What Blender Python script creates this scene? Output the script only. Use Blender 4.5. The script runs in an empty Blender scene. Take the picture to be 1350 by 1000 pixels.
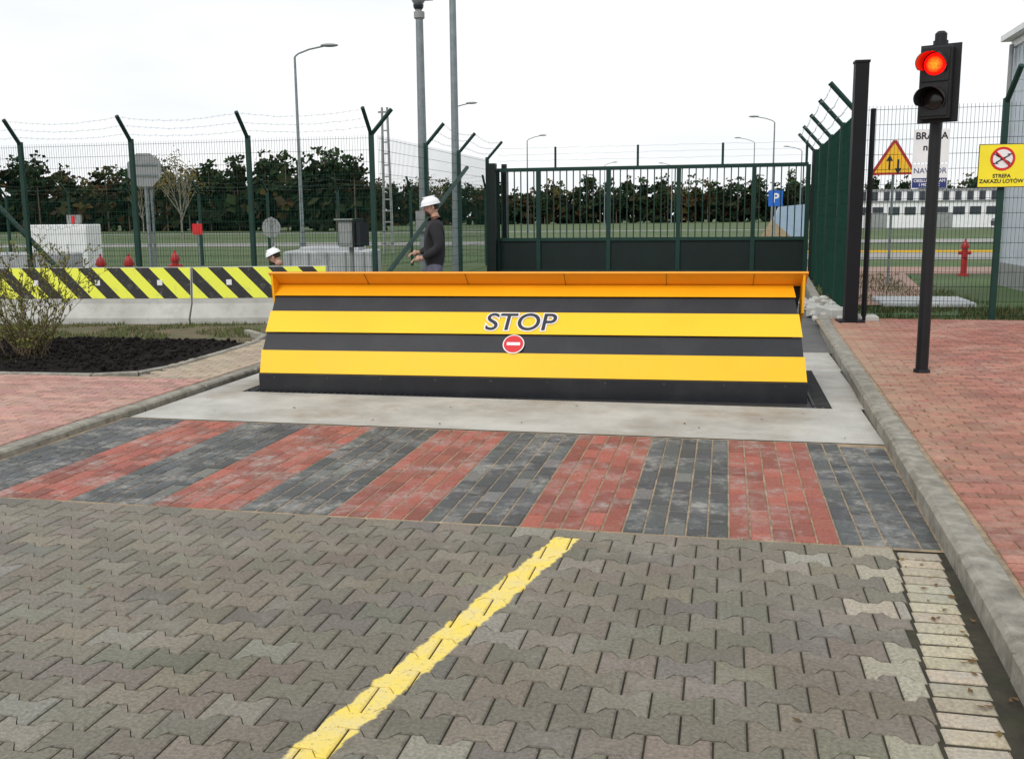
import bpy, math, random
from mathutils import Vector, Matrix, noise
random.seed(7)
rnd=random.random
def ru(a,b): return a+(b-a)*random.random()
S=bpy.context.scene
# ------------------------------------------------------------ materials
def mixc(nt,blend,fac,a,b):
    m=nt.nodes.new('ShaderNodeMix'); m.data_type='RGBA'; m.blend_type=blend; m.clamp_factor=True
    for sock,val in ((m.inputs[0],fac),(m.inputs[6],a),(m.inputs[7],b)):
        if isinstance(val,bpy.types.NodeSocket): nt.links.new(val,sock)
        elif isinstance(val,(int,float)): sock.default_value=val
        else: sock.default_value=(val[0],val[1],val[2],1)
    return m.outputs[2]
def mth(nt,op,a,b=None,c=None):
    m=nt.nodes.new('ShaderNodeMath'); m.operation=op
    for i,v in enumerate((a,b,c)):
        if v is None: continue
        if isinstance(v,bpy.types.NodeSocket): nt.links.new(v,m.inputs[i])
        else: m.inputs[i].default_value=v
    return m.outputs[0]
def noi(nt,vec,scale,detail=4,rough=.6):
    n=nt.nodes.new('ShaderNodeTexNoise'); n.inputs['Scale'].default_value=scale
    n.inputs['Detail'].default_value=detail; n.inputs['Roughness'].default_value=rough
    nt.links.new(vec,n.inputs['Vector']); return n.outputs[0]
def rng(nt,v,a,b,c=0.,d=1.):
    m=nt.nodes.new('ShaderNodeMapRange'); m.clamp=True
    nt.links.new(v,m.inputs[0])
    for i,x in enumerate((a,b,c,d)): m.inputs[i+1].default_value=x
    return m.outputs[0]
def mat(name,col,rough=.7,ns=6,amt=.25,bump=0.,bs=40,attr=False,metal=0.,dirt=None,dscale=2.,damt=.5,emit=None,es=1.,hook=None,spec=.5):
    m=bpy.data.materials.new(name); m.use_nodes=True; nt=m.node_tree
    b=nt.nodes['Principled BSDF']; tc=nt.nodes.new('ShaderNodeTexCoord'); v=tc.outputs['Object']
    if attr:
        a=nt.nodes.new('ShaderNodeAttribute'); a.attribute_name='Col'; c=a.outputs['Color']
        c=mixc(nt,'MULTIPLY',1.,c,col)
    else:
        r=nt.nodes.new('ShaderNodeRGB'); r.outputs[0].default_value=(*col,1); c=r.outputs[0]
    n1=noi(nt,v,ns,6,.65)
    f=rng(nt,n1,.3,.7,1-amt,1+amt)
    cc=nt.nodes.new('ShaderNodeCombineColor')
    for i in range(3): nt.links.new(f,cc.inputs[i])
    c=mixc(nt,'MULTIPLY',1.,c,cc.outputs[0])
    if dirt:
        n2=noi(nt,v,dscale,7,.7)
        c=mixc(nt,'MIX',rng(nt,n2,.48,.68,0,damt),c,dirt)
    if hook: c=hook(nt,v,c)
    nt.links.new(c,b.inputs['Base Color'])
    b.inputs['Roughness'].default_value=rough; b.inputs['Metallic'].default_value=metal
    b.inputs['Specular IOR Level'].default_value=spec
    if bump:
        n3=noi(nt,v,bs,5,.7); bp=nt.nodes.new('ShaderNodeBump'); bp.inputs['Strength'].default_value=bump; bp.inputs['Distance'].default_value=.01
        nt.links.new(n3,bp.inputs['Height']); nt.links.new(bp.outputs[0],b.inputs['Normal'])
    if emit:
        b.inputs['Emission Color'].default_value=(*emit,1); b.inputs['Emission Strength'].default_value=es
    return m
def stainhook(amount,sc=2.2,col=(.5,.49,.45),lo=.5,hi=.66,fs=38):
    def h(nt,v,c):
        a=noi(nt,v,sc,8,.75); b=noi(nt,v,fs,4,.7)
        s=mth(nt,'MULTIPLY',rng(nt,a,lo,hi),rng(nt,b,.4,.6,.15,1))
        return mixc(nt,'MIX',mth(nt,'MULTIPLY',s,amount),c,col)
    return h
def redhook(nt,v,c):
    c=stainhook(.6,.9,(.52,.40,.31),.46,.66,12)(nt,v,c)
    # sand swept over the paving next to the new concrete
    sx=nt.nodes.new('ShaderNodeSeparateXYZ'); nt.links.new(v,sx.inputs[0])
    k=mth(nt,'MULTIPLY',rng(nt,sx.outputs[0],1.2,2.3,1,0),rng(nt,sx.outputs[0],.5,1.1,0,1))
    k=mth(nt,'MULTIPLY',k,rng(nt,sx.outputs[1],5.0,8.0,0,1))
    k=mth(nt,'MULTIPLY',k,rng(nt,noi(nt,v,5,7,.75),.36,.58,0,.9))
    return mixc(nt,'MIX',k,c,(.38,.28,.18))
def linehook(nt,v,c):
    c=stainhook(.5,1.5,(.38,.36,.32),.5,.68,22)(nt,v,c)
    c=mixc(nt,'MULTIPLY',rng(nt,noi(nt,v,.9,5,.6),.46,.66,0,.5),c,(.60,.58,.50))
    sx=nt.nodes.new('ShaderNodeSeparateXYZ'); nt.links.new(v,sx.inputs[0])
    xc=mth(nt,'ADD',mth(nt,'MULTIPLY',mth(nt,'SUBTRACT',sx.outputs[1],4.56),.2138),-.72)
    d=mth(nt,'ABSOLUTE',mth(nt,'SUBTRACT',sx.outputs[0],xc))
    d=mth(nt,'ADD',d,mth(nt,'MULTIPLY',mth(nt,'SUBTRACT',noi(nt,v,14,3,.6),.5),.06))
    m=rng(nt,d,.058,.068,1,0)
    m=mth(nt,'MULTIPLY',m,rng(nt,sx.outputs[1],4.575,4.585,1,0))
    m=mth(nt,'MULTIPLY',m,rng(nt,noi(nt,v,55,5,.75),.32,.45,.40,1))
    ye=mixc(nt,'MIX',rng(nt,noi(nt,v,7,4,.6),.4,.7),(.90,.70,.13),(.80,.66,.30))
    return mixc(nt,'MIX',m,c,ye)
M={}
M['behaton']=mat('behaton_paver',(1,1,1),.66,70,.42,.7,120,attr=True,hook=linehook)
M['paver']=mat('block_paver',(1,1,1),.66,60,.35,.6,110,attr=True,hook=stainhook(.70,3.0,(.38,.37,.34),.48,.62,14))
M['redpaver']=mat('red_block_paver',(1,1,1),.74,50,.30,.6,110,attr=True,hook=redhook)
M['joint']=mat('mossy_joint',(.036,.032,.020),.95,9,.5,.5,80,dirt=(.035,.042,.014),dscale=3)
M['sandjoint']=mat('sandy_joint',(.30,.23,.15),.95,9,.45,.5,80,dirt=(.13,.11,.075),dscale=2)
M['slab']=mat('concrete_slab',(.42,.415,.38),.72,1.6,.25,.25,60,dirt=(.25,.20,.14),dscale=1.0,damt=.75,hook=stainhook(.5,.7,(.57,.57,.54)))
M['kerb']=mat('kerb_concrete',(.27,.255,.215),.85,12,.35,.6,70,dirt=(.10,.09,.065),dscale=4,damt=.7)
M['jersey']=mat('barrier_concrete',(.47,.47,.44),.85,5,.2,.3,50,dirt=(.22,.21,.17),dscale=2.5,damt=.6)
def jhook(nt,v,c):
    sx=nt.nodes.new('ShaderNodeSeparateXYZ'); nt.links.new(v,sx.inputs[0])
    x=mth(nt,'ABSOLUTE',mth(nt,'ADD',sx.outputs[0],3.05))
    t=mth(nt,'FRACT',mth(nt,'DIVIDE',mth(nt,'ADD',x,sx.outputs[2]),.46))
    b=mth(nt,'GREATER_THAN',t,.5)
    cc=mixc(nt,'MIX',b,(.80,.84,.07),(.012,.012,.013))
    cc=mixc(nt,'MIX',rng(nt,noi(nt,v,9,6,.8),.56,.75,0,.65),cc,(.30,.30,.23))
    return cc
M['chev']=mat('chevron_paint',(1,1,1),.6,5,.1,.2,40,hook=jhook)
M['asph']=mat('asphalt',(.10,.10,.10),.9,3,.25,.3,80,dirt=(.17,.16,.14),dscale=.7)
M['lightroad']=mat('pale_road',(.27,.265,.25),.9,1,.15,.1,40)
M['pinkroad']=mat('pink_paving',(.30,.19,.15),.9,2,.2,.1,40)
M['grass']=mat('grass_field',(.052,.095,.022),.95,.35,.40,.3,20,dirt=(.12,.105,.05),dscale=.12,damt=.7)
M['verge']=mat('verge_ground',(.12,.095,.055),.95,3,.35,.7,30,dirt=(.06,.085,.025),dscale=1.3,damt=.9)
M['soil']=mat('dark_soil',(.013,.011,.010),.95,12,.5,.9,50,spec=.15)
M['blade']=mat('grass_blade',(1,1,1),.9,3,.2,attr=True,spec=.2)
M['leaf']=mat('leaf',(1,1,1),.9,1,.2,attr=True,spec=.1)
M['bark']=mat('bark',(.10,.07,.05),.9,6,.4,.5,30)
M['birch']=mat('birch_bark',(.25,.23,.19),.8,8,.5,.3,20)
M['twig']=mat('twig',(.12,.085,.05),.9,8,.3)
M['yel']=mat('yellow_paint',(.95,.56,.008),.33,1.5,.06,.04,60,dirt=(.75,.43,.03),dscale=3,damt=.3)
M['ora']=mat('orange_reflection_paint',(.93,.42,.008),.36,1.5,.06,.04,60)  # orange tint is mostly ambient reflection put into the paint colour
M['lip']=mat('lip_shaded_orange',(.85,.33,.010),.42,2,.12,.05,60,dirt=(.45,.16,.01),dscale=2,damt=.3)  # darker orange: shade of the downward-facing lip put into its colour
M['blk']=mat('black_paint',(.009,.010,.014),.36,3,.25,.05,60,dirt=(.030,.030,.030),dscale=3,damt=.35)
M['deck']=mat('deck_plate',(.06,.06,.06),.5,6,.3,.5,90,metal=.6)
M['pit']=mat('pit_grate',(.026,.026,.028),.6,9,.4,.6,90)
M['green']=mat('green_powder_coat',(.008,.038,.028),.55,3,.2,spec=.3)
M['gwire']=mat('green_wire',(.010,.042,.030),.8,3,.2,spec=.12)
M['dgreen']=mat('dark_green_paint',(.006,.015,.013),.5,3,.2,spec=.3)
M['bpost']=mat('black_post',(.006,.006,.008),.55,3,.2,spec=.25)
M['wire']=mat('galvanised_wire',(.20,.21,.22),.6,5,.2,metal=.3)
M['galv']=mat('galvanised_steel',(.20,.23,.24),.5,5,.2,metal=.3)
M['white']=mat('white_paint',(.78,.79,.80),.5,3,.08)
M['helmet']=mat('helmet_plastic',(.82,.83,.84),.3,3,.04)
M['tblack']=mat('signal_black',(.009,.009,.011),.45,5,.2,spec=.35)
M['visor']=mat('visor_plastic_red_glow',(.06,.012,.010),.25,5,.2)  # reddish base colour paints the lamp's glow onto the visor's inner face
M['ink']=mat('ink_black',(.010,.010,.018),.5,3,.1)
M['navy']=mat('navy_blue',(.012,.03,.16),.5,3,.1)
M['sblue']=mat('sign_blue',(.01,.12,.50),.4,3,.1)
M['sred']=mat('sign_red',(.62,.015,.02),.4,3,.1)
M['syel']=mat('sign_yellow',(.90,.76,.02),.4,3,.06)
M['samb']=mat('sign_amber',(.90,.50,.02),.4,3,.06)
M['grey']=mat('grey_metal',(.26,.27,.27),.5,4,.15)
M['hred']=mat('hydrant_red',(.40,.02,.02),.45,5,.2)
M['skin']=mat('skin',(.50,.29,.21),.6,9,.1)
M['jacket']=mat('jacket_cloth',(.014,.014,.017),.85,9,.4,.6,25)
M['trous']=mat('trouser_cloth',(.12,.12,.165),.85,9,.3,.4,30)
M['boot']=mat('boot_leather',(.03,.022,.016),.6,9,.3)
M['hair']=mat('hair',(.03,.02,.013),.8,9,.3)
M['wall']=mat('panel_wall',(.52,.58,.63),.5,1,.05)
M['glass']=mat('window_glass',(.03,.035,.045),.15,2,.1)
M['carp']=mat('car_paint',(.05,.055,.06),.25,2,.05)
M['concr']=mat('site_concrete',(.40,.42,.43),.85,3,.2,.2,30)
M['shed']=mat('shed_blue',(.30,.40,.52),.6,2,.1)
M['tan']=mat('tan_wood',(.35,.27,.17),.8,6,.2)
# ------------------------------------------------------------ mesh builder
def group(name,loc=(0,0,0),rz=0.):
    e=bpy.data.objects.new(name,None); S.collection.objects.link(e); e.location=loc; e.rotation_euler=(0,0,rz); e.empty_display_size=.2
    return e
class MB:
    def __init__(s): s.v=[];s.f=[];s.m=[];s.c=[]
    def add(s,vs,fs,mi=0,col=(1,1,1)):
        o=len(s.v); s.v+= [tuple(p) for p in vs]; s.c+=[col]*len(vs)
        for f in fs: s.f.append(tuple(i+o for i in f)); s.m.append(mi)
    def box(s,c,d,mi=0,rz=0.,col=(1,1,1),ch=0.,rx=0.):
        hx,hy,hz=d[0]/2,d[1]/2,d[2]/2
        if ch:
            vs=[];
            for z,k in ((-hz,0),(hz-ch,0),(hz,ch)):
                vs+=[(-hx+k,-hy+k,z),(hx-k,-hy+k,z),(hx-k,hy-k,z),(-hx+k,hy-k,z)]
            fs=[(3,2,1,0),(8,9,10,11)]
            for r in (0,4):
                for i in range(4): fs.append((r+i,r+(i+1)%4,r+4+(i+1)%4,r+4+i))
        else:
            vs=[(x,y,z) for z in (-hz,hz) for x,y in ((-hx,-hy),(hx,-hy),(hx,hy),(-hx,hy))]
            fs=[(3,2,1,0),(4,5,6,7)]+[(i,(i+1)%4,4+(i+1)%4,4+i) for i in range(4)]
        R=Matrix.Rotation(rz,3,'Z')@Matrix.Rotation(rx,3,'X'); C=Vector(c)
        s.add([R@Vector(p)+C for p in vs],fs,mi,col)
    def tube(s,p0,p1,r0,r1=None,n=8,mi=0,cap=True,col=(1,1,1)):
        r1=r0 if r1 is None else r1; p0=Vector(p0);p1=Vector(p1); a=(p1-p0)
        if a.length<1e-6: return
        a.normalize(); u=a.orthogonal().normalized(); w=a.cross(u)
        vs=[p0+(u*math.cos(t)+w*math.sin(t))*r0 for t in [2*math.pi*i/n for i in range(n)]]+[p1+(u*math.cos(t)+w*math.sin(t))*r1 for t in [2*math.pi*i/n for i in range(n)]]
        fs=[(i,(i+1)%n,n+(i+1)%n,n+i) for i in range(n)]
        if cap: fs+=[tuple(range(n-1,-1,-1)),tuple(range(n,2*n))]
        s.add(vs,fs,mi,col)
    def path(s,pts,r,n=6,mi=0):
        for a,b in zip(pts[:-1],pts[1:]): s.tube(a,b,r,r,n,mi)
    def ell(s,c,r,nu=16,nv=10,z0=-1.,mi=0,rx=0.,rz=0.,col=(1,1,1)):
        R=Matrix.Rotation(rz,3,'Z')@Matrix.Rotation(rx,3,'X'); C=Vector(c); vs=[];fs=[]
        t0=math.asin(max(-1,z0))
        for j in range(nv+1):
            t=t0+(math.pi/2-t0)*j/nv
            for i in range(nu):
                a=2*math.pi*i/nu
                vs.append(R@Vector((r[0]*math.cos(t)*math.cos(a),r[1]*math.cos(t)*math.sin(a),r[2]*math.sin(t)))+C)
        for j in range(nv):
            for i in range(nu): fs.append((j*nu+i,j*nu+(i+1)%nu,(j+1)*nu+(i+1)%nu,(j+1)*nu+i))
        s.add(vs,fs,mi,col)
    def prism(s,prof,a,b,axis='x',mi=0):
        n=len(prof)
        if axis=='x': vs=[(a,p,q) for p,q in prof]+[(b,p,q) for p,q in prof]
        elif axis=='y': vs=[(p,a,q) for p,q in prof]+[(p,b,q) for p,q in prof]
        else: vs=[(p,q,a) for p,q in prof]+[(p,q,b) for p,q in prof]
        s.add(vs,[tuple(range(n-1,-1,-1)),tuple(range(n,2*n))]+[(i,(i+1)%n,n+(i+1)%n,n+i) for i in range(n)],mi)
    def done(s,name,mats,parent=None,smooth=False):
        me=bpy.data.meshes.new(name); me.from_pydata(s.v,[],s.f)
        for k in mats: me.materials.append(M[k])
        me.polygons.foreach_set('material_index',s.m)
        if smooth: me.polygons.foreach_set('use_smooth',[True]*len(s.f))
        at=me.color_attributes.new('Col','FLOAT_COLOR','POINT')
        fl=[]; [fl.extend((c[0],c[1],c[2],1.)) for c in s.c]
        at.data.foreach_set('color',fl); me.update()
        o=bpy.data.objects.new(name,me); S.collection.objects.link(o)
        if parent: o.parent=parent
        return o
def text(name,t,size,loc,rot,m,parent=None,off=0.,shear=0.,ext=.0008,sx=1.):
    c=bpy.data.curves.new(name,'FONT'); c.body=t; c.size=size; c.align_x='CENTER'; c.align_y='CENTER'; c.extrude=ext; c.offset=off; c.shear=shear
    c.materials.append(M[m]); o=bpy.data.objects.new(name,c); S.collection.objects.link(o); o.location=loc; o.rotation_euler=rot; o.scale=(sx,1,1)
    if parent: o.parent=parent
    return o
def sheet(name,pts,z,m):
    b=MB(); b.add([(x,y,z) for x,y in pts],[tuple(range(len(pts)))]); return b.done(name,[m])
RP=math.pi/2
# ------------------------------------------------------------ ground sheets
sheet('ground',[(-1500,-60),(1500,-60),(1500,2500),(-1500,2500)],-.05,'grass')
sheet('road_bedding',[(-9,.2),(1.2,.2),(1.2,4.69),(-9,4.69)],-.009,'joint')
sheet('crossing_bedding',[(-4.8,4.69),(1.2,4.69),(1.2,6.9),(-4.8,6.9)],-.005,'sandjoint')
def kx(y):
    P=[(0,.86),(3.1,.96),(4.7,1.03),(6.9,1.08),(10.6,1.17),(13.3,1.24),(17.9,1.5),(30,2.0)]
    for (a,b),(c,d) in zip(P[:-1],P[1:]):
        if y<=c: return b+(d-b)*(y-a)/(c-a)
    return P[-1][1]
def paver(mb,pts,z,col,bev=.006,dep=.02,jit=.0012,mi=0,tl=.005):
    n=len(pts); cx=sum(p[0] for p in pts)/n; cy=sum(p[1] for p in pts)/n
    ex=max(abs(p[0]-cx) for p in pts); ey=max(abs(p[1]-cy) for p in pts)
    kx_,ky_=1-min(.3,bev/ex),1-min(.3,bev/ey)
    tx,ty,tz=ru(-tl,tl),ru(-tl,tl),ru(-jit,jit)
    def q(x,y,z0): return (x,y,z0+tz+(x-cx)*tx+(y-cy)*ty)
    vs=[q(cx+(x-cx)*kx_,cy+(y-cy)*ky_,z) for x,y in pts]+[q(x,y,z-bev*.8) for x,y in pts]+[q(x,y,z-dep) for x,y in pts]
    fs=[tuple(range(n))]
    for r in (0,1):
        for i in range(n): j=(i+1)%n; fs.append((r*n+i,(r+1)*n+i,(r+1)*n+j,r*n+j))
    mb.add(vs,fs,mi,col)
def vary(c,a=.18):
    k=1+ru(-a,a); return tuple(max(0,x*k*(1+ru(-.05,.05))) for x in c)
# behaton area
b=MB(); L=.2;P_=.1375;A=.0205;g=.0034
edge=lambda y: .80+(y-4.6)*.082
k=0;y=4.70-P_/2
while y>.35:
    x=-7.2+(L/2 if k%2 else 0)
    while x<1.1:
        cx=x+L/2; h0=L/2-g; right=min(h0,edge(y)-cx-.004)
        if right>-h0+.03:
            yt=lambda t: P_/2-g*.85+A*t
            prf=[]; bp=[(-h0,1),(-.064,1),(-.036,-1),(.036,-1),(.064,1),(h0,1)]
            for i,(px,t) in enumerate(bp):
                if px<=right+1e-6: prf.append((px,t))
                else:
                    p0,t0=bp[i-1]; prf.append((right,t0+(t-t0)*(right-p0)/(px-p0))); break
            if abs(prf[-1][0]-prf[-2][0])<.003: prf.pop(-2)
            pts=[(cx+px,y-yt(c)) for px,c in prf]
            if k==0: pts+=[(cx+right,y+P_/2-.004),(cx-h0,y+P_/2-.004)]
            else: pts+=[(cx+px,y+yt(c)) for px,c in reversed(prf)]
            base=(.182,.163,.127)
            r_=rnd()
            if r_<.25: base=(.200,.178,.138)
            elif r_<.40: base=(.160,.147,.118)
            elif r_<.43: base=(.25,.235,.195)
            if cx>edge(y)-.16 and rnd()<.45: base=(.36,.33,.26)
            if y>4.4 and cx>-.1 and rnd()<.35: base=(.29,.27,.22)
            paver(b,pts,0,vary(base,.10),.006)
        x+=L
    y-=P_; k+=1
b.done('behaton_paving',['behaton'])
b=MB(); y=4.66
while y>.4:
    e=edge(y); c=vary((.42,.37,.27),.18)
    paver(b,[(e+.006,y-.090),(e+.186,y-.090),(e+.186,y-.006),(e+.006,y-.006)],0.0,c,.008,tl=.02)
    y-=.103
b.done('edging_paving',['paver'])
# striped crossing
b=MB(); red=(.29,.082,.056); blk=(.066,.073,.074)
for s in range(-10,2):
    x0=.05+.52*s
    for cidx in range(5):
        xa=x0+cidx*.104
        if xa>.93: break
        if xa<-4.68: continue
        if s==1 and cidx>=2: break
        yy=4.72-(.1 if cidx%2 else 0)
        while yy<6.85:
            ya=max(yy,4.72); yb=min(yy+.2,6.87)
            if yb-ya>.03:
                c=vary(red if s%2==0 else blk,.30)
                if s%2 and rnd()<.12: c=vary((.14,.14,.13))
                paver(b,[(xa+.004,ya+.005),(xa+.100,ya+.005),(xa+.100,yb-.005),(xa+.004,yb-.005)],0,c,tl=.012)
            yy+=.2
yy=4.72
while yy<6.8:
    e=kx(yy)-.01; xm=.78
    paver(b,[(xm+.003,yy+.004),(xm+.150,yy+.004),(xm+.150,yy+.099),(xm+.003,yy+.099)],0,vary(blk,.25))
    paver(b,[(xm+.156,yy+.004),(e,yy+.004),(e,yy+.099),(xm+.156,yy+.099)],0,vary(blk,.25))
    yy+=.104
b.done('crossing_paving',['paver'])
# concrete slab and pit
b=MB()
for (x0,x1,y0,y1) in ((-4.62,1.09,6.9,8.14),(-4.62,-4.28,8.14,10.15),(.87,1.14,8.14,10.15),(-4.62,1.16,10.15,11.5)):
    b.add([(x0,y0,0),(x1,y0,0),(x1,y1,0),(x0,y1,0)],[(0,1,2,3)])
b.done('concrete_slab',['slab'])
b=MB(); b.box((-1.705,9.145,-.03),(5.15,2.01,.03),0)
for i in range(85): b.box((-4.24+i*.06,8.175,-.006),(.02,.06,.012),0)
for i in range(34):
    b.box((.80,8.22+i*.058,-.006),(.13,.018,.012),0); b.box((-4.22,8.2+i*.058,-.006),(.08,.02,.012),0)
b.box((.735,9.2,-.006),(.02,1.9,.016),0)
b.done('drain_grate',['pit'])
sheet('entrance_road',[(-5.7,11.5),(1.2,11.5),(1.5,17.9),(2.0,26),(1.2,60),(-4.5,60),(-5.7,26)],-.012,'asph')
sheet('cross_road',[(-90,50),(110,62),(110,69),(-90,57)],-.03,'lightroad')
sheet('far_road',[(-140,95),(160,105),(160,109),(-140,99)],-.03,'lightroad')
sheet('side_path',[(2.2,27.5),(22,27.5),(22,31),(2.2,31)],-.034,'pinkroad')
sheet('side_path',[(2.2,18.0),(3.6,18.0),(4.6,27.5),(3.2,27.5)],-.030,'pinkroad')
sheet('side_road',[(2.0,36),(40,36),(40,42),(2.0,42)],-.034,'lightroad')
b=MB(); b.box((13,43,-.02),(22,.08,.08)); b.done('yellow_kerb',['samb'])
b=MB(); b.box((3.4,18.5,.0),(1.5,1.3,.08),ch=.02); b.done('manhole_slab',['concr'])
# right pavement
sheet('pavement_bedding',[(1.0,.2),(12,.2),(12,14.4),(1.25,14.4)],.091,'sandjoint')
b=MB(); y=1.2;k=0
while y<14.3:
    x0=kx(y)+.17; x=x0-(.1 if k%2 else 0)
    while x<7.4:
        xa=max(x,x0); xb=x+.2
        if xb-xa>.04:
            c=vary((.31,.120,.086),.28)
            paver(b,[(xa+.005,y+.005),(xb-.005,y+.005),(xb-.005,y+.095),(xa+.005,y+.095)],.1,c,tl=.012)
        x+=.2
    y+=.1;k+=1
b.done('red_pavement',['redpaver'])
# left pavement
sheet('pavement_bedding',[(-13,3.0),(-4.82,3.0),(-4.82,11.4),(-5.6,11.4),(-5.5,8.6),(-13,8.45)],.031,'sandjoint')
b=MB(); y=3.0;k=0
while y<11.4:
    x1=-4.83; x=x1+(.1 if k%2 else 0); lim=-12 if y<8.4 else -5.5-.05*(y-8.4)
    while x>lim:
        xb=min(x,x1); xa=x-.2
        if xb-xa>.04:
            c=vary((.40,.22,.18),.24) if y<8.4 else vary((.36,.29,.21),.18)
            paver(b,[(xa+.005,y+.005),(xb-.005,y+.005),(xb-.005,y+.095),(xa+.005,y+.095)],.04,c,tl=.012)
        x-=.2
    y+=.1;k+=1
b.done('red_pavement',['redpaver'])
# kerbs
b=MB(); y=.4
while y<24:
    x0,x1=kx(y),kx(y+1); a=math.atan2(-(x1-x0),1)
    b.box(((x0+x1)/2+.08+ru(-.004,.004),y+.5,.025+ru(-.004,.004)),(.155,.98,.16),0,a+ru(-.004,.004),ch=.022); y+=1
b.done('kerb',['kerb'])
b=MB(); y=2.2
while y<13:
    b.box((-4.73+ru(-.003,.003),y+.5,-.005+ru(-.003,.003)),(.13,.98,.10),0,0,ch=.015); y+=1
b.done('kerb',['kerb'])
b=MB()
pp=[(-12,8.5),(-11,8.5),(-10,8.5),(-9,8.5),(-8,8.5),(-7,8.5),(-6.1,8.55),(-5.72,8.75),(-5.6,9.2),(-5.62,10.2),(-5.68,11.2),(-5.9,11.9),(-6.4,12.4)]
for p,q in zip(pp[:-1],pp[1:]):
    d=Vector((q[0]-p[0],q[1]-p[1])); b.box(((p[0]+q[0])/2,(p[1]+q[1])/2,.012),(d.length*.99,.08,.09),0,math.atan2(d.y,d.x),ch=.01)
b.done('kerb',['kerb'])
sheet('verge',[(-30,8.5),(-5.66,8.5),(-5.66,11.9),(-5.2,12.2),(-5.2,16.8),(-30,16.8)],-.02,'verge')
b=MB(); nx,ny=170,64; x0,x1,y0,y1=-14.,-5.66,8.56,11.75
for j in range(ny+1):
    for i in range(nx+1):
        x=x0+(x1-x0)*i/nx; y=y0+(y1-y0)*j/ny
        e=min((x1-x),(y-y0),(y1+.35*noise.noise(Vector((x*.8,0,0)))-.28*max(0,-7-x)*.3-y)+.0)
        cr=Vector((max(0,x-(x1-.9)),max(0,(y0+.9)-y))).length
        if cr>0 and x>x1-.9 and y<y0+.9: e=min(e,.9-cr)
        e=max(-.3,e); f=min(1,max(0,e/.35))
        n=noise.fractal(Vector((x*3,y*3,0)),.8,2.2,5); n2=noise.noise(Vector((x*16,y*16,3)))
        z=-.05+f*(.075+.05*n+.028*n2+.03*noise.noise(Vector((x,y,7))))
        b.v.append((x,y,z)); b.c.append((1,1,1))
for j in range(ny):
    for i in range(nx):
        a=j*(nx+1)+i; b.f.append((a,a+1,a+nx+2,a+nx+1)); b.m.append(0)
for i in range(1800):
    x=ru(-11,-5.9);y=ru(8.8,11.3);r=ru(.008,.035)
    b.ell((x,y,.055),(r,r*ru(.6,1),r*.8),5,3,-1)
b.done('soil',['soil'])
def blades(name,regions,cols,w=.006):
    b=MB()
    for (xa,xb,ya,yb,n,h0,h1,z) in regions:
        for i in range(n):
            x,y=ru(xa,xb),ru(ya,yb)
            if noise.noise(Vector((x*1.3,y*1.3,5)))<-.12: continue
            a=ru(0,math.pi); h=ru(h0,h1); dx,dy=math.cos(a)*w,math.sin(a)*w; lx,ly=ru(-.4,.4)*h,ru(-.4,.4)*h
            b.add([(x-dx,y-dy,z),(x+dx,y+dy,z),(x+lx,y+ly,z+h)],[(0,1,2)],0,vary(random.choice(cols),.3))
    return b.done(name,['blade'])
gc=[(.07,.11,.025),(.11,.13,.04),(.16,.14,.07),(.06,.09,.02)]
blades('verge_grass',[(-14,-5.7,11.4,13.9,15000,.02,.07,-.02),(-12.5,-7,9.2,12,1200,.03,.1,.0)],gc)
blades('fence_grass',[(1.9,9,14.9,18,11000,.03,.10,-.05),(1.8,4.5,18,27,5000,.04,.12,-.05),(1.3,2.0,14.3,17,500,.03,.09,.0)],[(.05,.07,.02),(.08,.09,.03),(.13,.11,.05),(.04,.06,.015)],.009)
blades('moss_joint_grass',[(.84,.98,1.5,4.5,500,.004,.02,-.008),(-4.8,.9,4.69,4.73,150,.004,.015,-.008),(1.08,1.30,2,12,160,.004,.02,.09)],[(.06,.08,.02),(.10,.09,.04)],.003)
# stones
b=MB()
for i in range(90):
    x,y=ru(1.25,1.8),ru(14.4,18); r=ru(.03,.10)
    b.ell((x,y,.05+r*.3),(r,r*ru(.6,1),r*ru(.4,.7)),6,4,-1,0,ru(0,1),ru(0,3))
b.box((1.55,14.9,.12),(.3,.6,.18),0,.3,ch=.02); b.box((1.35,15.8,.09),(.2,.7,.14),0,-.1,ch=.02); b.box((1.85,14.2,.12),(.4,.25,.1),0,.05,ch=.02)
b.done('rubble_stones',['jersey'])
b=MB()
for i in range(150):
    x,y=(ru(1.2,1.6),ru(2,8)) if i<50 else (ru(-4.5,1),ru(6.95,8.0)) if i<70 else (ru(-6,1),ru(1.5,4.6)) if i<95 else (ru(.8,.97),ru(1.8,4.6))
    z=.106 if i<50 else .004; r=ru(.006,.016); a=ru(0,6)
    b.add([(x+r*math.cos(a+t)*k,y+r*math.sin(a+t)*k,z+ru(0,.008)) for t,k in ((0,1.4),(1.5,.6),(3.1,1.2),(4.6,.6))],[(0,1,2,3)],0,vary(random.choice([(.16,.09,.04),(.12,.08,.04),(.20,.14,.05)])))
b.done('fallen_leaves',['leaf'])
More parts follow.
